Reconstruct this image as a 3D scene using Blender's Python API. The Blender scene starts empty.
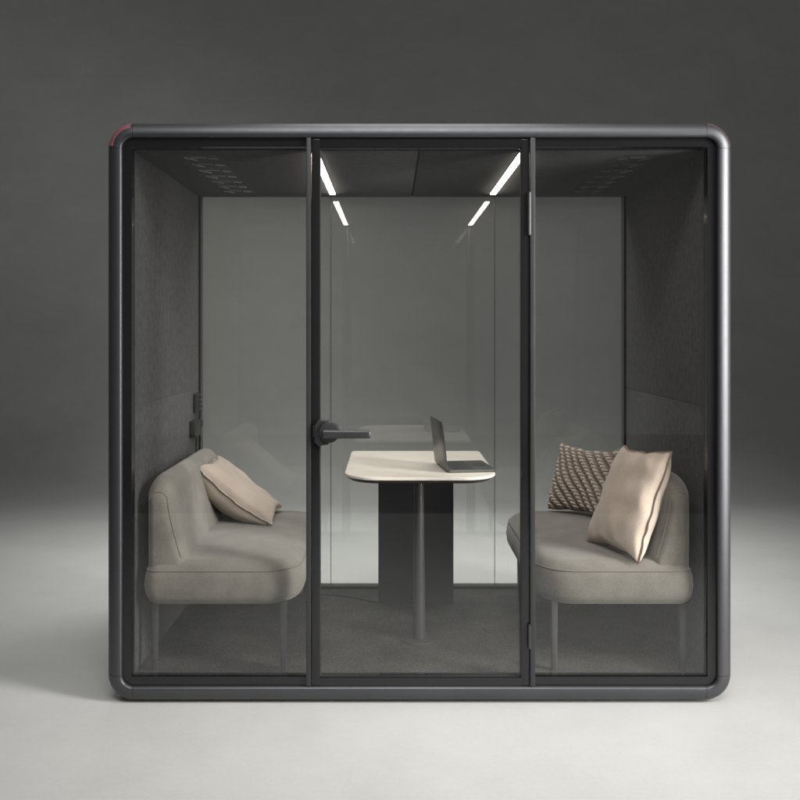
import bpy, bmesh, math, random
from mathutils import Vector, Matrix, noise

PI = math.pi
S = bpy.context.scene
COL = S.collection
random.seed(4)

# ------------------------------------------------------------------ helpers
def nodes(name):
    m = bpy.data.materials.new(name)
    m.use_nodes = True
    nt = m.node_tree
    return m, nt, nt.nodes['Principled BSDF']

def N(nt, t, **kw):
    n = nt.nodes.new(t)
    for k, v in kw.items():
        if hasattr(n, k):
            setattr(n, k, v)
        else:
            n.inputs[k].default_value = v
    return n

def L(nt, a, b): nt.links.new(a, b)

def ramp(nt, fac, stops):
    r = N(nt, 'ShaderNodeValToRGB')
    el = r.color_ramp.elements
    while len(el) < len(stops): el.new(0.5)
    for e, (p, c) in zip(el, stops):
        e.position = p
        e.color = (*c, 1) if len(c) == 3 else c
    L(nt, fac, r.inputs['Fac'])
    return r.outputs['Color']

def coords(nt, scale=(1, 1, 1), out='Object'):
    tc = N(nt, 'ShaderNodeTexCoord')
    mp = N(nt, 'ShaderNodeMapping')
    mp.inputs['Scale'].default_value = scale
    L(nt, tc.outputs[out], mp.inputs['Vector'])
    return mp.outputs['Vector']

def noisetex(nt, vec, scale, detail=4, rough=0.55):
    n = N(nt, 'ShaderNodeTexNoise')
    n.inputs['Scale'].default_value = scale
    n.inputs['Detail'].default_value = detail
    n.inputs['Roughness'].default_value = rough
    L(nt, vec, n.inputs['Vector'])
    return n.outputs['Fac']

def bump(nt, bsdf, h, strength, dist):
    b = N(nt, 'ShaderNodeBump')
    b.inputs['Strength'].default_value = strength
    b.inputs['Distance'].default_value = dist
    L(nt, h, b.inputs['Height'])
    L(nt, b.outputs['Normal'], bsdf.inputs['Normal'])

def math2(nt, op, a, b):
    m = N(nt, 'ShaderNodeMath', operation=op)
    for i, v in enumerate((a, b)):
        if isinstance(v, (int, float)): m.inputs[i].default_value = v
        else: L(nt, v, m.inputs[i])
    return m.outputs[0]

# ------------------------------------------------------------------ materials
def mat_paint(name, c, rough, metal=0.0, var=0.15, scale=3.0):
    m, nt, b = nodes(name)
    v = coords(nt)
    f = noisetex(nt, v, scale, 5)
    lo = tuple(x*(1-var) for x in c); hi = tuple(x*(1+var) for x in c)
    L(nt, ramp(nt, f, [(0.3, lo), (0.7, hi)]), b.inputs['Base Color'])
    b.inputs['Metallic'].default_value = metal
    rr = N(nt, 'ShaderNodeMapRange')
    rr.inputs['To Min'].default_value = rough*0.85; rr.inputs['To Max'].default_value = rough*1.15
    L(nt, noisetex(nt, v, scale*9, 4), rr.inputs['Value'])
    L(nt, rr.outputs[0], b.inputs['Roughness'])
    return m

def mat_cloth(name, c, weave=900, var=0.16, bstr=0.35, rough=0.95, sheen=0.25, mottle=7):
    m, nt, b = nodes(name)
    v = coords(nt)
    big = noisetex(nt, v, mottle, 4)
    fine = noisetex(nt, v, weave*0.35, 2, 0.7)
    mix = math2(nt, 'ADD', math2(nt, 'MULTIPLY', big, 0.45), math2(nt, 'MULTIPLY', fine, 0.55))
    lo = tuple(x*(1-var) for x in c); hi = tuple(x*(1+var) for x in c)
    L(nt, ramp(nt, mix, [(0.36, lo), (0.64, hi)]), b.inputs['Base Color'])
    b.inputs['Roughness'].default_value = rough
    b.inputs['Sheen Weight'].default_value = sheen
    b.inputs['Sheen Roughness'].default_value = 0.5
    b.inputs['Specular IOR Level'].default_value = 0.2
    h = math2(nt, 'ADD', fine, math2(nt, 'MULTIPLY', noisetex(nt, v, 9, 3), 4.0))
    bump(nt, b, h, bstr, 0.0016)
    return m

def mat_felt(name, c):
    m, nt, b = nodes(name)
    v = coords(nt, (1, 1, 0.7))
    v2 = coords(nt)
    a = noisetex(nt, v, 38, 6, 0.75)
    f = noisetex(nt, v2, 150, 3, 0.75)
    mix = math2(nt, 'ADD', math2(nt, 'MULTIPLY', a, 0.6), math2(nt, 'MULTIPLY', f, 0.4))
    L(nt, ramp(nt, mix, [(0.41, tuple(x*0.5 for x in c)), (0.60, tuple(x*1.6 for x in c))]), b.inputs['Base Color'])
    b.inputs['Roughness'].default_value = 1.0
    b.inputs['Specular IOR Level'].default_value = 0.1
    b.inputs['Sheen Weight'].default_value = 0.15
    bump(nt, b, mix, 0.8, 0.005)
    return m

def mat_carpet(name, c):
    m, nt, b = nodes(name)
    v = coords(nt)
    a = noisetex(nt, v, 110, 4, 0.8)
    g = noisetex(nt, v, 6, 4)
    mix = math2(nt, 'ADD', math2(nt, 'MULTIPLY', a, 0.7), math2(nt, 'MULTIPLY', g, 0.3))
    L(nt, ramp(nt, mix, [(0.40, tuple(x*0.45 for x in c)), (0.60, tuple(x*1.7 for x in c))]), b.inputs['Base Color'])
    b.inputs['Roughness'].default_value = 1.0
    b.inputs['Specular IOR Level'].default_value = 0.1
    bump(nt, b, a, 0.9, 0.006)
    return m

def mat_glass(name, tint, milk=0.0, milkcol=(0.8, 0.82, 0.8), f0=0.046):
    m = bpy.data.materials.new(name); m.use_nodes = True
    nt = m.node_tree
    nt.nodes.remove(nt.nodes['Principled BSDF'])
    out = nt.nodes['Material Output']
    tr = N(nt, 'ShaderNodeBsdfTransparent'); tr.inputs['Color'].default_value = (*tint, 1)
    gl = N(nt, 'ShaderNodeBsdfGlossy'); gl.inputs['Roughness'].default_value = 0.0
    gl.inputs['Color'].default_value = (1, 1, 1, 1)
    lw = N(nt, 'ShaderNodeLayerWeight'); lw.inputs['Blend'].default_value = 0.5
    p = math2(nt, 'POWER', lw.outputs['Facing'], 5.0)
    f = math2(nt, 'ADD', math2(nt, 'MULTIPLY', p, 1-f0), f0)
    body = tr.outputs[0]
    if milk > 0:
        df = N(nt, 'ShaderNodeBsdfDiffuse'); df.inputs['Color'].default_value = (*milkcol, 1)
        tl = N(nt, 'ShaderNodeBsdfTranslucent'); tl.inputs['Color'].default_value = (*milkcol, 1)
        ad = N(nt, 'ShaderNodeMixShader'); ad.inputs[0].default_value = 0.5
        L(nt, df.outputs[0], ad.inputs[1]); L(nt, tl.outputs[0], ad.inputs[2])
        mx = N(nt, 'ShaderNodeMixShader'); mx.inputs[0].default_value = milk
        L(nt, tr.outputs[0], mx.inputs[1]); L(nt, ad.outputs[0], mx.inputs[2])
        body = mx.outputs[0]
    mix = N(nt, 'ShaderNodeMixShader')
    L(nt, f, mix.inputs[0]); L(nt, body, mix.inputs[1]); L(nt, gl.outputs[0], mix.inputs[2])
    L(nt, mix.outputs[0], out.inputs['Surface'])
    return m

def mat_emit(name, c, s):
    m, nt, b = nodes(name)
    b.inputs['Base Color'].default_value = (0.8, 0.8, 0.8, 1)
    b.inputs['Emission Color'].default_value = (*c, 1)
    b.inputs['Emission Strength'].default_value = s
    return m

def mat_floor(name, c):
    m, nt, b = nodes(name)
    v = coords(nt)
    g = noisetex(nt, coords(nt, (1, 1, 1.6)), 1.6, 8, 0.68)
    s = noisetex(nt, v, 60, 3, 0.6)
    mix = math2(nt, 'ADD', math2(nt, 'MULTIPLY', g, 0.75), math2(nt, 'MULTIPLY', s, 0.25))
    L(nt, ramp(nt, mix, [(0.3, tuple(x*0.90 for x in c)), (0.7, tuple(x*1.08 for x in c))]), b.inputs['Base Color'])
    b.inputs['Roughness'].default_value = 0.62
    b.inputs['Specular IOR Level'].default_value = 0.25
    bump(nt, b, s, 0.12, 0.001)
    return m

M = {}
M['floor'] = mat_floor('studio_paper', (0.46, 0.462, 0.450))
M['dark_floor'] = mat_paint('dark_concrete', (0.05, 0.05, 0.05), 0.8)
M['frame'] = mat_paint('charcoal_metal', (0.082, 0.084, 0.091), 0.44, 0.75, 0.05)
M['shell'] = mat_paint('charcoal_shell', (0.045, 0.046, 0.05), 0.5, 0.0, 0.08)
M['black'] = mat_paint('black_gloss', (0.010, 0.010, 0.011), 0.12, 0.0, 0.05)
M['blackmatt'] = mat_paint('black_plastic', (0.016, 0.016, 0.017), 0.45)
M['grey'] = mat_paint('grey_metal', (0.065, 0.065, 0.067), 0.4, 0.3)
M['handle'] = mat_paint('handle_metal', (0.030, 0.030, 0.033), 0.4, 0.2)
M['mull'] = mat_paint('mullion_metal', (0.032, 0.033, 0.035), 0.4, 0.3)
M['red'] = mat_paint('red_anodised', (0.27, 0.10, 0.115), 0.5, 0.1)
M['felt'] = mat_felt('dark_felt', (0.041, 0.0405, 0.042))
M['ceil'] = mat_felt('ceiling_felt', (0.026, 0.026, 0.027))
M['carpet'] = mat_carpet('dark_carpet', (0.045, 0.044, 0.042))
M['glass'] = mat_glass('clear_glass', (0.978, 0.98, 0.976))
M['rear_glass'] = mat_glass('rear_glass', (0.97, 0.975, 0.965), 0.062)
M['led'] = mat_emit('led_diffuser', (1.0, 0.90, 0.78), 24.0)
M['cloth'] = mat_cloth('bench_cloth', (0.160, 0.147, 0.128), 900, 0.30, 0.7)
M['cloth_pipe'] = mat_cloth('bench_piping', (0.142, 0.131, 0.115))
M['leg'] = mat_paint('dark_leg', (0.035, 0.035, 0.036), 0.5, 0.1)
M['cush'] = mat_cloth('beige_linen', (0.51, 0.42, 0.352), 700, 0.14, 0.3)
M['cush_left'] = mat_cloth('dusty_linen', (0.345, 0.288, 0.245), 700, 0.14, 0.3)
M['cush_pale'] = mat_cloth('pale_linen', (0.53, 0.45, 0.385), 700, 0.10, 0.3)
M['cush_pipe'] = mat_cloth('linen_piping', (0.25, 0.19, 0.15), 700, 0.10, 0.3)
M['top'] = mat_paint('table_laminate', (0.72, 0.665, 0.59), 0.42, 0.0, 0.05, 14)
M['edge'] = mat_paint('table_edge', (0.06, 0.05, 0.042), 0.5)
M['panel'] = mat_paint('dark_panel', (0.024, 0.024, 0.029), 0.5)
M['post'] = mat_paint('post_metal', (0.050, 0.050, 0.052), 0.45, 0.3)
M['lid'] = mat_paint('laptop_lid', (0.11, 0.102, 0.098), 0.35, 0.7)
M['alu'] = mat_paint('laptop_alu', (0.17, 0.18, 0.172), 0.3, 0.7)
M['key'] = mat_paint('laptop_key', (0.03, 0.03, 0.032), 0.5)
M['screen'] = mat_paint('laptop_screen', (0.008, 0.008, 0.009), 0.1)
M['vent'] = mat_paint('vent_metal', (0.24, 0.24, 0.24), 0.4, 0.3)

# knitted cushion: light tone on the bead tops, dark tone in the gaps between
def mat_knit():
    m, nt, b = nodes('knit_yarn')
    at = N(nt, 'ShaderNodeAttribute', attribute_name='bead_tone')
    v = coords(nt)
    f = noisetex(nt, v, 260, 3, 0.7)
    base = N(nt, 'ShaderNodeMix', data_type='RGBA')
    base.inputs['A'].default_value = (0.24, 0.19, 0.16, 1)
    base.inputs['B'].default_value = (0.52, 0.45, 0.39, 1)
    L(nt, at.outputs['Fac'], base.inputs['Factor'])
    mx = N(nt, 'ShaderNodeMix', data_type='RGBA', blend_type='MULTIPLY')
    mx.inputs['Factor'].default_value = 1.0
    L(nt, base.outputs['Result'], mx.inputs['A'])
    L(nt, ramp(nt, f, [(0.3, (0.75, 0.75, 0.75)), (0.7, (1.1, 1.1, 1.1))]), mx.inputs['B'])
    L(nt, mx.outputs['Result'], b.inputs['Base Color'])
    b.inputs['Roughness'].default_value = 1.0
    b.inputs['Specular IOR Level'].default_value = 0.1
    bump(nt, b, f, 0.5, 0.002)
    return m
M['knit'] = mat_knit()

# ------------------------------------------------------------------ object helpers
def origin_of(o):
    v = Vector((0, 0, 0))
    while o is not None:
        v += o.location
        o = o.parent
    return v

def obj(name, bm, mat, parent=None, smooth=True, angle=35, origin=None, recalc=True):
    """link a bmesh (world coordinates) as ONE mesh object under parent"""
    if recalc:
        bmesh.ops.recalc_face_normals(bm, faces=bm.faces[:])
    o0 = origin_of(parent) if parent else Vector(origin or (0, 0, 0))
    bmesh.ops.translate(bm, vec=-o0, verts=bm.verts[:])
    me = bpy.data.meshes.new(name)
    bm.to_mesh(me); bm.free()
    if smooth:
        for p in me.polygons: p.use_smooth = True
        me.set_sharp_from_angle(angle=math.radians(angle))
    if not isinstance(mat, (list, tuple)): mat = [mat]
    for mm in mat: me.materials.append(mm)
    o = bpy.data.objects.new(name, me)
    COL.objects.link(o)
    if parent: o.parent = parent
    else: o.location = o0
    return o

def thing(name, label, cat, loc, group=None):
    e = bpy.data.objects.new(name, None)
    e.empty_display_size = 0.1
    e.location = loc
    COL.objects.link(e)
    e['label'] = label; e['category'] = cat
    if group: e['group'] = group
    return e

def loft(bm, rings, closed=True, cap0=True, cap1=True, loop=True, mi=0):
    vs = [[bm.verts.new(p) for p in r] for r in rings]
    n = len(vs[0])
    for a, b in zip(vs[:-1], vs[1:]):
        for i in range(n if loop else n-1):
            j = (i+1) % n
            f = bm.faces.new((a[i], a[j], b[j], b[i])); f.material_index = mi
    if cap0: bm.faces.new(list(reversed(vs[0]))).material_index = mi
    if cap1: bm.faces.new(vs[-1]).material_index = mi
    return vs

def add_box(bm, x0, x1, y0, y1, z0, z1, bev=0.0, seg=2):
    t = bmesh.new()
    bmesh.ops.create_cube(t, size=1)
    bmesh.ops.scale(t, vec=(x1-x0, y1-y0, z1-z0), verts=t.verts[:])
    bmesh.ops.translate(t, vec=((x0+x1)/2, (y0+y1)/2, (z0+z1)/2), verts=t.verts[:])
    if bev > 0:
        bmesh.ops.bevel(t, geom=t.edges[:], offset=bev, segments=seg, profile=0.6, affect='EDGES')
    merge(bm, t)

def merge(bm, t):
    me = bpy.data.meshes.new('tmp')
    t.to_mesh(me); t.free()
    bm.from_mesh(me)
    bpy.data.meshes.remove(me)

def box(x0, x1, y0, y1, z0, z1, bev=0.0, seg=2):
    bm = bmesh.new(); add_box(bm, x0, x1, y0, y1, z0, z1, bev, seg); return bm

def rrect(hx, hy, r, n=8):
    """counter-clockwise rounded rectangle; r may be 4 radii (++, -+, --, +-)"""
    if not isinstance(r, (list, tuple)): r = [r]*4
    pts = []
    for (sx, sy, a0), rr in zip(((1, 1, 0), (-1, 1, 90), (-1, -1, 180), (1, -1, 270)), r):
        cx, cy = sx*(hx-rr), sy*(hy-rr)
        for k in range(n+1):
            a = math.radians(a0+90*k/n)
            pts.append((cx+rr*math.cos(a), cy+rr*math.sin(a)))
    return pts

def slab(cx, cy, hx, hy, r, prof, n=8):
    """horizontal rounded slab: prof = [(inset, z), ...] bottom to top"""
    bm = bmesh.new()
    if not isinstance(r, (list, tuple)): r = [r]*4
    rings = []
    for ins, z in prof:
        p = rrect(hx-ins, hy-ins, [max(q-ins, 0.004) for q in r], n)
        rings.append([(cx+x, cy+y, z) for x, y in p])
    loft(bm, rings)
    return bm

def tube(bm, pts, rad, n=8, closed=False):
    pts = [Vector(p) for p in pts]
    m = len(pts)
    if not isinstance(rad, (list, tuple)): rad = [rad]*m
    rings = []
    up = Vector((0, 0, 1))
    prev = None
    for i, p in enumerate(pts):
        if closed: t = pts[(i+1) % m]-pts[(i-1) % m]
        else: t = pts[min(i+1, m-1)]-pts[max(i-1, 0)]
        t.normalize()
        if prev is None:
            a = up if abs(t.dot(up)) < 0.9 else Vector((1, 0, 0))
            u = t.cross(a).normalized()
        else:
            u = (prev-t*prev.dot(t)).normalized()
        w = t.cross(u)
        prev = u
        rings.append([p+(u*math.cos(2*PI*k/n)+w*math.sin(2*PI*k/n))*rad[i] for k in range(n)])
    if closed:
        vs = [[bm.verts.new(q) for q in r] for r in rings]
        # match the seam by the nearest vertex
        best = min(range(n), key=lambda s: (vs[0][s].co-vs[-1][0].co).length)
        for i in range(m):
            a = vs[i]; b = vs[(i+1) % m]
            sh = best if i == m-1 else 0
            for k in range(n):
                bm.faces.new((a[k], a[(k+1) % n], b[(k+1+sh) % n], b[(k+sh) % n]))
    else:
        loft(bm, rings)

# ================================================================== SETTING
# light grey seamless studio paper: flat floor, then a sweep up into the wall
FY0, FY1 = -3.55, 4.1
bm = bmesh.new()
xs = 9.0
nx, ny = 24, 24
g = [[bm.verts.new((-xs+2*xs*i/nx, FY0+(FY1-FY0)*j/ny, 0)) for i in range(nx+1)] for j in range(ny+1)]
for j in range(ny):
    for i in range(nx):
        bm.faces.new((g[j][i], g[j][i+1], g[j+1][i+1], g[j+1][i]))
o = obj('floor', bm, M['floor']); o['kind'] = 'structure'

bm = bmesh.new()
R = 1.5
prof = [(FY1+R*math.sin(a), R-R*math.cos(a)) for a in [PI/2*k/24 for k in range(25)]] + [(FY1+R, z) for z in (3, 5, 8)]
g = [[bm.verts.new((-xs+2*xs*i/nx, y, z)) for i in range(nx+1)] for y, z in prof]
for j in range(len(prof)-1):
    for i in range(nx):
        bm.faces.new((g[j][i], g[j][i+1], g[j+1][i+1], g[j+1][i]))
o = obj('backdrop_wall', bm, M['floor']); o['kind'] = 'structure'

bm = bmesh.new()
vs = [bm.verts.new(p) for p in ((-xs, -9, -0.006), (xs, -9, -0.006), (xs, FY0+0.3, -0.006), (-xs, FY0+0.3, -0.006))]
bm.faces.new(vs)
o = obj('studio_floor', bm, M['dark_floor'], smooth=False); o['kind'] = 'structure'

# ================================================================== THE POD
pod = thing('office_pod', 'freestanding charcoal meeting booth with rounded frame, glass front and central glass door',
            'office pod', (0, 0.65, 0))
HW, Z0, Z1, CR = 1.188, 0.009, 2.209, 0.099
ZC, HZ = (Z0+Z1)/2, (Z1-Z0)/2
NC = 14

def ring_xz(off, y, r0=CR, n=NC, rmin=0.003):
    return [(x, y, ZC+z) for x, z in rrect(HW+off, HZ+off, max(r0+off, rmin), n)]

def tube_ring(profile, r0=CR, n=NC, rmin=0.003):
    """closed loft of (off, y) profile points round the rounded rectangle; profile is a closed loop"""
    bm = bmesh.new()
    vs = [[bm.verts.new(p) for p in ring_xz(o_, y_, r0, n, rmin)] for o_, y_ in profile]
    m = len(vs); k = len(vs[0])
    for a in range(m):
        A, B = vs[a], vs[(a+1) % m]
        for i in range(k):
            j = (i+1) % k
            bm.faces.new((A[i], A[j], B[j], B[i]))
    return bm

# outer shell: roof, side walls and base in one closed ring behind the front frame
obj('shell', tube_ring([(-0.022, 0.065), (-0.022, 1.30), (-0.026, 1.318), (-0.065, 1.318), (-0.062, 0.065)]), M['shell'], pod)

# front frame profile: rounded outside edge, small inside bevel
FP = [(0.0, 0.064)]
for k in range(13):
    a = PI/2*k/12
    FP.append((-0.045+0.045*math.cos(a), 0.034-0.034*math.sin(a)))
for k in range(6):
    a = PI/2*k/5
    FP.append((-0.0475-0.010*math.sin(a), 0.0004+0.010*(1-math.cos(a))))
FP += [(-0.0575, 0.030), (-0.0575, 0.064)]

def frame_piece(name, idx, trim=0.0):
    """idx: indices along the ring; straight pieces are shortened by trim at both ends"""
    bm = bmesh.new()
    cols = []
    for o_, y_ in FP:
        R_ = ring_xz(o_, y_)
        pts = [Vector(R_[i % len(R_)]) for i in idx]
        if trim:
            d = (pts[-1]-pts[0]).normalized()
            pts[0] = pts[0]+d*trim; pts[-1] = pts[-1]-d*trim
        cols.append(pts)
    rings = [[c[i] for c in cols] for i in range(len(idx))]
    loft(bm, rings)
    return obj(name, bm, M['frame'], pod, angle=40)

K = NC+1
for c in range(4):
    cp = frame_piece('frame_corner', list(range(c*K, c*K+K)))
    if c in (0, 1):                      # top right, top left: red anodised strip on the outside edge
        lim = -0.006 if c == 0 else -0.027
        P = [p for p in FP[1:] if p[0] >= lim]
        P = [(0.0, 0.06)] + P
        b2 = bmesh.new()
        cols = []
        for (o_, y_) in P:
            # lift the strip off the metal along the fillet normal
            d = Vector((o_+0.045, y_-0.034)); d = d.normalized()*0.0014 if y_ < 0.034 else Vector((0.0014, 0))
            R_ = ring_xz(o_+d.x, y_+d.y)
            cols.append([R_[i] for i in range(c*K, c*K+K)])
        inner = []
        for (o_, y_) in reversed(P):
            R_ = ring_xz(o_-0.0006, y_+0.0006)
            inner.append([R_[i] for i in range(c*K, c*K+K)])
        cols += inner
        loft(b2, [[q[i] for q in cols] for i in range(1, K-1)])
        obj('corner_trim', b2, M['red'], cp)
    frame_piece('frame_rail', [c*K+K-1, (c*K+K) % (4*K)], trim=0.0012)

# black glazed border inside the front frame
obj('glazing_border', tube_ring([(-0.057, 0.0185), (-0.091, 0.0185), (-0.091, 0.062), (-0.057, 0.062)], 0.086), M['black'], pod, smooth=False)

# interior lining
XI, ZF, ZT, YB = 1.105, 0.083, 2.113, 1.25
for s in (-1, 1):
    for (za, zb) in ((ZF, 1.1238), (1.1250, ZT+0.003)):
        x0, x1 = (XI, XI+0.0185)
        b = box(x0, x1, 0.067, YB, za, zb, 0.0016, 2)
        bmesh.ops.scale(b, vec=(s, 1, 1), verts=b.verts[:])
        obj('acoustic_panel', b, M['felt'], pod)
    # ceiling panel, one on each side of the middle joint
    xa, xb = (0.003, XI-0.001)
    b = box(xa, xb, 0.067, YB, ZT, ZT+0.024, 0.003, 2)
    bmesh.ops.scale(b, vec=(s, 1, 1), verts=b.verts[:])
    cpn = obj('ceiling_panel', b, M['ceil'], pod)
    # vent: rows of short slanted louvres on a ceiling plate
    vp = obj('ceiling_vent', box(s*0.875-0.085, s*0.875+0.085, 0.15, 1.15, ZT-0.0006, ZT+0.002), M['ceil'], pod)
    for k in range(7):
        b = bmesh.new()
        yc = 0.20+k*0.142
        for (dx, ang, ln, dy) in ((-0.052, 20, 0.040, 0.012), (0.004, 8, 0.062, -0.012), (0.040, 58, 0.078, 0.020)):
            t = bmesh.new()
            bmesh.ops.create_cube(t, size=1)
            bmesh.ops.scale(t, vec=(ln, 0.0030, 0.005), verts=t.verts[:])
            bmesh.ops.rotate(t, cent=(0, 0, 0), matrix=Matrix.Rotation(math.radians(-s*ang), 3, 'Z'), verts=t.verts[:])
            bmesh.ops.translate(t, vec=(s*(0.875+dx), yc+dy, ZT-0.003), verts=t.verts[:])
            merge(b, t)
        obj('vent_slot', b, M['vent'], vp, smooth=False)
    # LED strip: housing + glowing diffuser
    b = box(s*0.405-0.017, s*0.405+0.017, 0.087, 1.143, ZT-0.003, ZT+0.006, 0.001)
    led = obj('light_strip', b, M['ceil'], pod)
    obj('light_diffuser', box(s*0.405-0.0145, s*0.405+0.0145, 0.09, 1.14, ZT-0.0055, ZT-0.002, 0.001), M['led'], led)
obj('carpet_floor', box(-XI+0.001, XI-0.001, 0.067, YB+0.0, 0.062, ZF, 0.002), M['carpet'], pod)

# rear frame, three rear panes and the thin joints between them
def ring_rect(x1, z0, z1, w, y0, y1):
    b = bmesh.new()
    add_box(b, -x1, -x1+w, y0, y1, z0, z1)
    add_box(b, x1-w, x1, y0, y1, z0, z1)
    add_box(b, -x1+w, x1-w, y0, y1, z0, z0+w)
    add_box(b, -x1+w, x1-w, y0, y1, z1-w, z1)
    return b
obj('rear_frame', ring_rect(1.1245, 0.068, 2.1475, 0.0285, 1.252, 1.312), M['blackmatt'], pod, smooth=False)
RX = 1.0955
for (xa, xb) in ((-RX, -0.4235), (-0.4205, 0.4265), (0.4295, RX)):
    obj('rear_glass', box(xa, xb, 1.268, 1.278, 0.097, 2.1185), M['rear_glass'], pod, smooth=False)
for x in (-0.422, 0.428):
    obj('glass_joint', box(x-0.0014, x+0.0014, 1.267, 1.279, 0.097, 2.1185), M['grey'], pod, smooth=False)

# front mullions
ZA, ZB = 0.0925, 2.1195
for (xa, xb) in ((-0.431, -0.4125), (0.4195, 0.439)):
    obj('mullion', box(xa, xb, 0.006, 0.060, 0.0672, 2.1508, 0.003), M['mull'], pod)
# fixed side panes
for (xa, xb) in ((-1.0965, -0.4315), (0.4395, 1.0965)):
    obj('side_glass', box(xa, xb, 0.028, 0.038, ZA, ZB), M['glass'], pod, smooth=False)

# door
DX0, DX1, DZ0, DZ1 = -0.4105, 0.4175, 0.0655, 2.1460
b = bmesh.new()
sw = 0.031
add_box(b, DX0, DX0+sw, 0.013, 0.052, DZ0, DZ1, 0.0015)
add_box(b, DX1-sw, DX1, 0.013, 0.052, DZ0, DZ1, 0.0015)
add_box(b, DX0+sw, DX1-sw, 0.0135, 0.0515, DZ0, DZ0+0.033)
add_box(b, DX0+sw, DX1-sw, 0.0135, 0.0515, DZ1-0.031, DZ1)
door = obj('door', b, M['black'], pod)
obj('door_glass', box(DX0+sw+0.0005, DX1-sw-0.0005, 0.028, 0.038, DZ0+0.0335, DZ1-0.0315), M['glass'], door, smooth=False)
# fine seal round the door glass
b = bmesh.new()
xa, xb, za, zb = DX0+sw, DX1-sw, DZ0+0.033, DZ1-0.031
for (p, q, r_, s_) in ((xa, xa+0.003, za, zb), (xb-0.003, xb, za, zb), (xa+0.003, xb-0.003, za, za+0.003), (xa+0.003, xb-0.003, zb-0.003, zb)):
    add_box(b, p, q, 0.0225, 0.0275, r_, s_)
obj('glass_seal', b, M['grey'], door, smooth=False)
# handle: lock case on the stile, half-round rosette, lever
hz = 1.033
b = bmesh.new()
# chamfered lock case clipped over the stile
case = [(-0.345, 0.046), (-0.384, 0.046), (-0.398, 0.030), (-0.398, -0.038), (-0.384, -0.052), (-0.345, -0.046)]
rings = []
for sc, y in ((1.0, 0.0125), (1.0, -0.004), (0.93, -0.0065)):
    rings.append([(-0.368+(x+0.368)*sc, y, hz+z*sc) for x, z in case])
loft(b, rings)
hd = obj('lock_case', b, M['blackmatt'], door)
b = bmesh.new()
rings = []
for r_, y in ((0.040, 0.0), (0.040, -0.010), (0.038, -0.0135), (0.033, -0.015)):
    rings.append([(-0.342+r_*math.cos(2*PI*k/40), y, hz+0.001+r_*math.sin(2*PI*k/40)) for k in range(40)])
loft(b, rings)
obj('handle_rosette', b, M['handle'], door)
b = bmesh.new()
prf = []
for t, hzz, hy in ((0.0, 0.012, 0.006), (0.004, 0.0165, 0.010), (0.02, 0.0168, 0.0105), (0.05, 0.0158, 0.010), (0.09, 0.0152, 0.0095), (0.170, 0.0150, 0.009), (0.177, 0.0140, 0.008), (0.181, 0.0105, 0.005)):
    prf.append([(-0.366+t, -0.036+y, hz-0.004+z) for z, y in rrect(hzz, hy, min(hzz, hy)*0.75, 4)])
loft(b, prf)
tube(b, [(-0.342, -0.030, hz-0.003), (-0.342, -0.0145, hz-0.003)], 0.013, 16)
obj('door_handle', b, M['handle'], door)
b = bmesh.new()
add_box(b, -0.4035, -0.4005, 0.009, 0.0128, hz-0.018, hz+0.022, 0.0008)
obj('lock_plate', b, M['alu'], door)
# hinges
for (za, zb) in ((1.785, 1.940), (0.215, 0.30)):
    b = bmesh.new()
    tube(b, [(0.4165, 0.007, za), (0.4165, 0.007, zb)], 0.0065, 12)
    tube(b, [(0.4165, 0.007, za-0.004), (0.4165, 0.007, za-0.0005)], 0.0055, 12)
    tube(b, [(0.4165, 0.007, zb+0.0005), (0.4165, 0.007, zb+0.004)], 0.0055, 12)
    obj('hinge', b, M['grey'] if za > 1 else M['mull'], door)

# plinth under the frame
obj('plinth', box(-1.08, 1.08, 0.06, 1.27, 0.0, 0.0305), M['blackmatt'], pod, smooth=False)

# wall fittings at the rear of the left wall
b = box(-XI+0.0005, -XI+0.016, 1.115, 1.215, 1.008, 1.100, 0.003)
sp = obj('socket_panel', b, M['blackmatt'], pod)
b = bmesh.new()
for k in range(4):
    z = 1.020+k*0.0225
    tube(b, [(-XI+0.0155, 1.185, z), (-XI+0.030, 1.185, z), (-XI+0.033, 1.185, z)], [0.0085, 0.0085, 0.006], 12)
obj('socket_knob', b, M['grey'], sp)
b = box(-XI+0.0005, -XI+0.030, 1.03, 1.15, 0.893, 0.972, 0.004)
cb = obj('control_box', b, M['blackmatt'], pod)
b = bmesh.new()
tube(b, [(-XI+0.012, 1.12, 0.894), (-XI+0.014, 1.125, 0.84), (-XI+0.010, 1.135, 0.72), (-XI+0.010, 1.14, 0.55), (-XI+0.010, 1.14, 0.10)], 0.004, 8)
tube(b, [(-XI+0.012, 1.165, 1.008), (-XI+0.010, 1.168, 0.9), (-XI+0.010, 1.17, 0.6), (-XI+0.010, 1.17, 0.10)], 0.003, 8)
obj('control_cable', b, M['blackmatt'], cb)
obj('frame_bracket', box(-1.0955, -1.080, 1.225, 1.2515, 0.930, 0.960, 0.002), M['grey'], pod)

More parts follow.
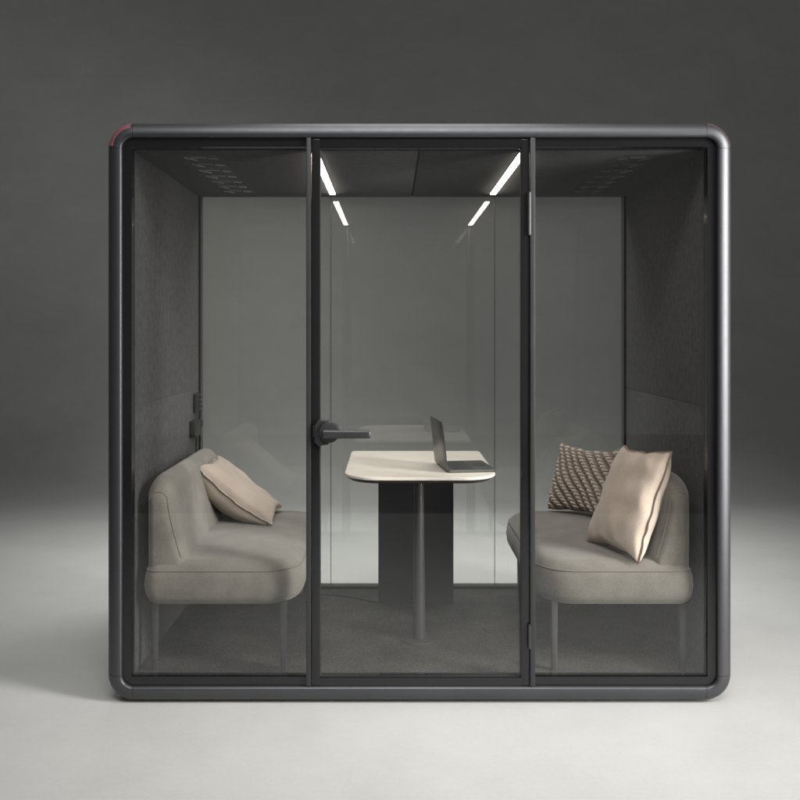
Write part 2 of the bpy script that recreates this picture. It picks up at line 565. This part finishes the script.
# ================================================================== BENCHES
def make_bench(s, label):
    """s = +1 right, -1 left; back to the wall, seat facing the table"""
    root = thing('upholstered_bench', label, 'bench', (s*0.745, 0.62, ZF), 'benches inside the booth')
    def mir(b):
        bmesh.ops.scale(b, vec=(s, 1, 1), verts=b.verts[:])
        return b
    zb, zt = 0.347, 0.520
    prof = []
    rb, rt = 0.058, 0.072
    for k in range(7):
        a = PI/2*k/6
        prof.append((rb*(1-math.sin(a)), zb+rb*(1-math.cos(a))))
    prof.append((-0.003, (zb+zt)/2-0.01))
    for k in range(9):
        a = PI/2*k/8
        prof.append((rt*(1-math.cos(a)), zt-rt+rt*math.sin(a)))
    prof += [(0.10, zt+0.004), (0.14, zt+0.008), (0.20, zt+0.012), (0.27, zt+0.0135)]
    # corner radii (++, -+, --, +-): wall side is +x before mirroring
    b = slab(0.766, 0.615, 0.308, 0.545, [0.06, 0.16, 0.16, 0.06], prof, 10)
    seat = obj('seat', mir(b), M['cloth'], root, angle=60)
    b = bmesh.new()
    P = rrect(0.2990, 0.5360, [0.051, 0.151, 0.151, 0.051], 10)
    tube(b, [(0.766+x, 0.615+y, zt-0.0345) for x, y in P], 0.0028, 6, closed=True)
    obj('piping', mir(b), M['cloth_pipe'], seat)
    # backrest: loft of a tapering side profile along y with soft ends
    BZ = 0.50
    def side(th0, th1, H, ins):
        """closed profile (x from the wall side inwards, z)"""
        xw = 1.066-ins
        pts = []
        th0 = th0-2*ins; th1 = th1-2*ins
        r = th1*0.5
        top = BZ+H
        # inner face, bottom to top: flares out to the seat
        pts.append((xw-th0, BZ-0.03))
        for k in range(9):
            t = k/8
            th = th1+(th0-th1)*(1-t)**1.9+0.010*math.sin(PI*t)*min(1, th1/0.09)
            pts.append((xw-th, BZ+(H-r)*t))
        for k in range(1, 12):
            a = PI*k/12
            pts.append((xw-r-r*math.cos(a), top-r+r*math.sin(a)))
        for k in range(9):
            pts.append((xw, top-r-(H-r)*k/8))
        pts.append((xw, BZ-0.03))
        return pts
    b = bmesh.new()
    y0, y1 = 0.098, 1.125
    st = []
    RR = 0.15
    for k in range(11):
        st.append(RR*(1-math.cos(PI/2*k/10)))
    ds = [(y0+d, d) for d in st] + [(y0+RR+(y1-y0-2*RR)*k/8, 1) for k in range(1, 8)] + [(y1-d, d) for d in reversed(st)]
    rings = []
    for y, d in ds:
        fh = 1 if d >= RR else math.sqrt(max(0, 1-((RR-d)/RR)**2))
        rt_ = 0.06
        ft = 1 if d >= rt_ else math.sqrt(max(0, 1-((rt_-d)/rt_)**2))
        rings.append([(x, y, z) for x, z in side(0.158, 0.094, 0.345-0.10*(1-fh), 0.034*(1-ft))])
    loft(b, rings)
    back = obj('backrest', mir(b), M['cloth'], root, angle=60)
    for ye in (y0+0.014, y1-0.014):
        b = bmesh.new()
        fh = math.sqrt(max(0, 1-((RR-0.014)/RR)**2))
        ft = math.sqrt(1-((0.06-0.014)/0.06)**2)
        P = side(0.158, 0.094, 0.345-0.10*(1-fh), 0.034*(1-ft)-0.001)
        P = [p for p in P if p[1] > 0.505]
        tube(b, [(x, ye, z) for x, z in P], 0.0026, 6)
        obj('piping', mir(b), M['cloth_pipe'], back)
    for x in (0.533, 1.037):
        for y in (0.135, 1.085):
            b = bmesh.new()
            rings = []
            for z, h in ((ZF, 0.0105), (ZF+0.01, 0.0112), (0.36, 0.0135)):
                rings.append([(x+px, y+py, z) for px, py in rrect(h, h, 0.004, 3)])
            loft(b, rings)
            obj('leg', mir(b), M['leg'], root)
    return root
make_bench(-1, 'grey beige upholstered bench left of the table with a single plain cushion on it')
make_bench(1, 'grey beige upholstered bench right of the table carrying two cushions')

# ================================================================== TABLE
tb = thing('meeting_table', 'pale topped meeting table on a dark post and dark rear panel between two benches', 'table', (0.012, 0.6, ZF))
TZ = 0.823
tc = (0.012, 0.648)
hx, hy = 0.316, 0.412
rad = [0.03, 0.03, 0.15, 0.15]
top = obj('tabletop', slab(tc[0], tc[1], hx, hy, rad, [(0.004, TZ-0.012), (0.0, TZ-0.0105), (0.0, TZ-0.002), (0.002, TZ)], 12), M['top'], tb)
obj('tabletop_underside', slab(tc[0], tc[1], hx-0.001, hy-0.001, rad, [(0.05, TZ-0.030), (0.022, TZ-0.027), (0.004, TZ-0.0155), (0.0035, TZ-0.0122)], 12), M['edge'], top)
b = bmesh.new()
px_, py_ = 0.012, 0.49
rings = []
for z, r in ((ZF+0.006, 0.030), (ZF+0.02, 0.0285), (0.25, 0.0255), (0.5, 0.0225), (TZ-0.029, 0.0205)):
    rings.append([(px_+r*math.cos(2*PI*k/24), py_+r*math.sin(2*PI*k/24), z) for k in range(24)])
loft(b, rings)
obj('post', b, M['post'], tb)
b = bmesh.new()
rings = []
for z, r in ((ZF, 0.079), (ZF+0.004, 0.079), (ZF+0.0065, 0.076), (ZF+0.008, 0.05)):
    rings.append([(px_+r*math.cos(2*PI*k/40), py_+r*math.sin(2*PI*k/40), z) for k in range(40)])
loft(b, rings)
obj('base_plate', b, M['post'], tb)
b = box(-0.172, 0.196, 1.000, 1.045, ZF, TZ-0.029, 0.004, 3)
obj('support_panel', b, M['panel'], tb)

# cable on the carpet from the post to the left
b = bmesh.new()
ctl = [(-0.60, 1.20), (-0.42, 1.20), (-0.30, 1.15), (-0.20, 1.085), (-0.12, 1.055), (-0.02, 1.035), (0.0, 1.0), (0.010, 0.98)]
pts = []
for i in range(len(ctl)-1):
    p0, p1, p2, p3 = (ctl[max(i-1, 0)], ctl[i], ctl[i+1], ctl[min(i+2, len(ctl)-1)])
    for k in range(8):
        t = k/8
        q = [0.5*((2*p1[d])+(-p0[d]+p2[d])*t+(2*p0[d]-5*p1[d]+4*p2[d]-p3[d])*t*t+(-p0[d]+3*p1[d]-3*p2[d]+p3[d])*t**3) for d in (0, 1)]
        pts.append((q[0], q[1]-0.06, ZF+0.0035))
tube(b, pts, 0.0035, 6)
o = obj('power_cable', b, M['blackmatt'], None, origin=(-0.3, 1.1, ZF))
o['label'] = 'thin dark power cable lying on the carpet behind the table post'; o['category'] = 'cable'

# ================================================================== LAPTOP
lp = thing('laptop', 'open dark grey laptop seen from the side on the pale table', 'laptop', (0.215, 0.49, TZ))
A = math.radians(7.5)
ex = Vector((math.cos(A), math.sin(A), 0)); ey = Vector((-math.sin(A), math.cos(A), 0)); ez = Vector((0, 0, 1))
hinge = Vector((0.113, 0.495, TZ))
def put(b, M4):
    bmesh.ops.transform(b, matrix=M4, verts=b.verts[:]); return b
Mb = Matrix.Translation(hinge) @ Matrix((( ex.x, ey.x, 0, 0), (ex.y, ey.y, 0, 0), (0, 0, 1, 0), (0, 0, 0, 1)))
W2 = 0.142
base = obj('laptop_base', put(slab(0.104, 0, 0.104, W2, 0.012, [(0.008, 0.0005), (0.002, 0.003), (0.0, 0.006), (0.0, 0.0095), (0.0012, 0.0105)], 5), Mb), M['alu'], lp)
b = bmesh.new()
for r_ in range(5):
    for c_ in range(13):
        x = 0.030+r_*0.0175; y = -0.120+c_*0.0186
        add_box(b, x, x+0.0145, y, y+0.0155, 0.0106, 0.0114)
obj('keyboard', put(b, Mb), M['key'], base, smooth=False)
obj('trackpad', put(box(0.135, 0.190, -0.045, 0.045, 0.0106, 0.0109), Mb), M['lid'], base, smooth=False)
tilt = math.radians(-6)      # the lid leans slightly away from the keys
Ml = Mb @ Matrix.Translation((-0.002, 0, 0.009)) @ Matrix.Rotation(tilt, 4, 'Y')
# lid: slab standing up; local z up, thin in x
def upright(hy_, z0, z1, x0, x1, r):
    b = bmesh.new()
    hz_ = (z1-z0)/2
    rings = []
    for ins, x in ((0.002, x0), (0.0, x0+0.0015), (0.0, x1-0.001), (0.001, x1)):
        rings.append([(x, y, z0+hz_+z) for y, z in rrect(hy_-ins, hz_-ins, r, 5)])
    loft(b, rings)
    return b
lid = obj('laptop_lid', put(upright(W2, 0.0, 0.205, -0.006, 0.0, 0.010), Ml), M['lid'], lp)
obj('screen', put(box(0.0002, 0.0008, -W2+0.006, W2-0.006, 0.012, 0.199), Ml), M['screen'], lid, smooth=False)

# ================================================================== CUSHIONS
def frame_matrix(center, w, h):
    w = Vector(w).normalized(); h = Vector(h)
    n = w.cross(h).normalized()
    h = n.cross(w).normalized()
    return Matrix(((w.x, h.x, n.x, center[0]), (w.y, h.y, n.y, center[1]), (w.z, h.z, n.z, center[2]), (0, 0, 0, 1)))

def cushion_pt(u, v, a, c, T, seed, wr, side, bend=0.0, taper=0.0, ex=0.36):
    # edges bow in between the pointed corners
    x = a*u*(1-0.085*(1-v*v)*abs(u)); y = c*v*(1-0.115*(1-u*u)*abs(v))
    if u < 0: x *= 1-taper*(v+1)/2
    if u < 0: y -= 0.25*taper*c*(-u)*(v+1)/2
    k = max(0.0, (1-u*u)*(1-v*v))
    z = T*(1.0 if side > 0 else 1.25)*k**ex*side - bend*(1-v*v)*(1-0.35*abs(u)**3)
    q = Vector((u*2.2+seed, v*2.2, side*3+seed))
    e = min(1, k*4)
    z += wr*noise.noise(q)*e
    # soft gather folds that run in from the corners and edges
    z += 0.35*wr*math.sin(9*(u+v*0.35)+3*noise.noise(q*0.7))*(1-k)*e
    x += 0.010*noise.noise(Vector((v*2.5, seed, u)))
    y += 0.010*noise.noise(Vector((u*2.5, seed+7, v)))
    return Vector((x, y, z))

def cushion(name, label, center, w, h, a, c, T, seed, mats, wr=0.012, flange=True, knit=False, back=None, bend=0.0, taper=0.0):
    Mx = frame_matrix(center, w, h)
    root = thing(name, label, 'cushion', center, 'cushions on the benches')
    n = 150 if knit else 48
    bm = bmesh.new()
    yl = bm.verts.layers.float.new('bead_tone') if knit else None
    for side in (1, -1):
        g = []
        for j in range(n+1):
            row = []
            for i in range(n+1):
                u = -1+2*i/n; v = -1+2*j/n
                # denser near the rim
                u = math.sin(u*PI/2)*0.6+u*0.4; v = math.sin(v*PI/2)*0.6+v*0.4
                p = cushion_pt(u, v, a, c, T, seed, wr, side, bend, taper)
                yv = 0.0
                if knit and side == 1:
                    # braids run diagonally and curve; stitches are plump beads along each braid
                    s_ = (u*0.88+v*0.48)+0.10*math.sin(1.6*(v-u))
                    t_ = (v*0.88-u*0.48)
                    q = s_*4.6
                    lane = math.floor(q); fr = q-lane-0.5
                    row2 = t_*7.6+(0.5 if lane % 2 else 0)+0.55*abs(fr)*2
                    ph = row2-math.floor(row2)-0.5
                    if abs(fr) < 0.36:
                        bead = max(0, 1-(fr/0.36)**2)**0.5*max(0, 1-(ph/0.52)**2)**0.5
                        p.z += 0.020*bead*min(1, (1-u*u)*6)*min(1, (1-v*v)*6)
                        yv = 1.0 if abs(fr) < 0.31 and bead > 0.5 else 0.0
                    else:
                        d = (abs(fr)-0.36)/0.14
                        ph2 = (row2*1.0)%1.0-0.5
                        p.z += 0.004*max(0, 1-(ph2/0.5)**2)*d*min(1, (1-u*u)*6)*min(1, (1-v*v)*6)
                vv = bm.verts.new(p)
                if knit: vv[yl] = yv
                row.append(vv)
            g.append(row)
        for j in range(n):
            for i in range(n):
                f = (g[j][i], g[j][i+1], g[j+1][i+1], g[j+1][i])
                fc = bm.faces.new(f if side > 0 else tuple(reversed(f)))
                if side < 0 and back is not None: fc.material_index = 1
    bmesh.ops.remove_doubles(bm, verts=bm.verts[:], dist=0.0002)
    bmesh.ops.transform(bm, matrix=Mx, verts=bm.verts[:])
    ml = [mats[0]] + ([back] if back is not None else [])
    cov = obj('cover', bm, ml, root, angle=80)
    if flange:
        b = bmesh.new()
        per = []
        m = 46
        for (ua, va, ub, vb) in ((-1, -1, 1, -1), (1, -1, 1, 1), (1, 1, -1, 1), (-1, 1, -1, -1)):
            for k in range(m):
                t = k/m
                u = ua+(ub-ua)*t; v = va+(vb-va)*t
                p = cushion_pt(u, v, a, c, T, seed, 0, 1, bend, taper)
                wob = 0.0025*noise.noise(Vector((u*5, v*5, seed)))
                p.z += wob
                per.append(p)
        # flat ruffled flange: a thin closed band along the rim
        M2 = len(per)
        rings = []
        for i, p in enumerate(per):
            t = (per[(i+1) % M2]-per[(i-1) % M2]).normalized()
            nrm = Vector((t.y, -t.x, 0)).normalized()
            wv = Vector((0, 0, 0.0022))
            wd = 0.009+0.003*noise.noise(Vector((i*0.21, seed, 2)))
            oz = Vector((0, 0, 0.0012*math.sin(i*0.55+seed)+0.0035*noise.noise(Vector((i*0.3, 1, seed)))))
            rings.append([p-nrm*0.006+wv, p+nrm*wd*0.6+wv+oz*0.6, p+nrm*wd+oz, p+nrm*wd*0.6-wv+oz*0.6, p-nrm*0.006-wv])
        vs = [[b.verts.new(q) for q in r] for r in rings]
        for i in range(M2):
            A_, B_ = vs[i], vs[(i+1) % M2]
            for k in range(5):
                b.faces.new((A_[k], A_[(k+1) % 5], B_[(k+1) % 5], B_[k]))
        bmesh.ops.transform(b, matrix=Mx, verts=b.verts[:])
        obj('flange', b, mats[1], cov)
    return root

# left: leaning low across the bench corner, sagging in the middle
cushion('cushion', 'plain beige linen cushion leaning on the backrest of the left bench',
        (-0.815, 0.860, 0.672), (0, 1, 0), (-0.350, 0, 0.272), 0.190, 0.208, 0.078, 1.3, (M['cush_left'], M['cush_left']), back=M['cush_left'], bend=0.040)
cushion('cushion', 'large plain beige linen cushion standing in front of the knitted one on the right bench',
        (0.856, 0.262, 0.730), (0.135, -0.32, 0), (0.148, 0.06, 0.415), 0.170, 0.222, 0.074, 5.1, (M['cush'], M['cush_pipe']), back=M['cush_pale'], taper=0.26)
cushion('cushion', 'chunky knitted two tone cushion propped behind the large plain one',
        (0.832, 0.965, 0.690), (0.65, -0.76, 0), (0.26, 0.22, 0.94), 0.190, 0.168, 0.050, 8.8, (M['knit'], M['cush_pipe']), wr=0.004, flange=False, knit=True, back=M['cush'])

# ================================================================== LIGHT
def area(name, loc, target, sx, sy, power, col, spread=180):
    l = bpy.data.lights.new(name, 'AREA')
    l.shape = 'RECTANGLE'; l.size = sx; l.size_y = sy
    l.energy = power; l.color = col
    l.spread = math.radians(spread)
    o = bpy.data.objects.new(name, l)
    o.location = loc
    o.rotation_euler = (Vector(target)-Vector(loc)).to_track_quat('-Z', 'Y').to_euler()
    COL.objects.link(o)
    return o
area('key_softbox', (4.6, -2.3, 3.5), (0.1, -0.1, 0.5), 1.2, 1.5, 36, (1.0, 0.98, 0.95), 55)
area('top_softbox', (0.0, -1.0, 3.9), (-0.2, -1.0, 0), 6.2, 1.4, 40, (1.0, 0.995, 0.98), 110)
area('front_fill', (0.2, -3.9, 5.6), (0.3, 0.4, 0.4), 3.4, 1.4, 26, (1.0, 0.98, 0.95), 50)  # added fill high behind the camera, lifts bench fronts and cushions
area('side_fill', (3.2, -1.5, 1.6), (1.17, 0.0, 1.25), 1.8, 2.4, 38, (1.0, 0.98, 0.94), 60)  # added lamp out of view, puts the bright streak on the right frame bar
area('rear_softbox', (0.0, 2.2, 3.0), (0.0, 2.2, 0), 3.8, 0.8, 50, (1.0, 1.0, 0.985), 104)

w = bpy.data.worlds.new('World'); S.world = w; w.use_nodes = True
bg = w.node_tree.nodes['Background']
bg.inputs['Color'].default_value = (0.985, 1.0, 1.0, 1)
bg.inputs['Strength'].default_value = 0.10

# ================================================================== CAMERA
cam = bpy.data.cameras.new('camera')
cam.sensor_width = 36; cam.lens = 903/800*36
cam.shift_x = 8/800; cam.shift_y = -68/800
cam.clip_start = 0.05; cam.clip_end = 200
co = bpy.data.objects.new('camera', cam)
co.location = (-0.105, -3.42, 1.413); co.rotation_euler = (PI/2, 0, 0)
COL.objects.link(co)
S.camera = co

S.render.engine = 'CYCLES'
S.cycles.use_denoising = True
S.cycles.max_bounces = 12
S.cycles.transparent_max_bounces = 24
S.cycles.glossy_bounces = 8
S.cycles.caustics_reflective = False
S.cycles.sample_clamp_indirect = 6
S.view_settings.view_transform = 'Standard'
S.view_settings.look = 'None'
S.view_settings.exposure = 0
S.view_settings.gamma = 1
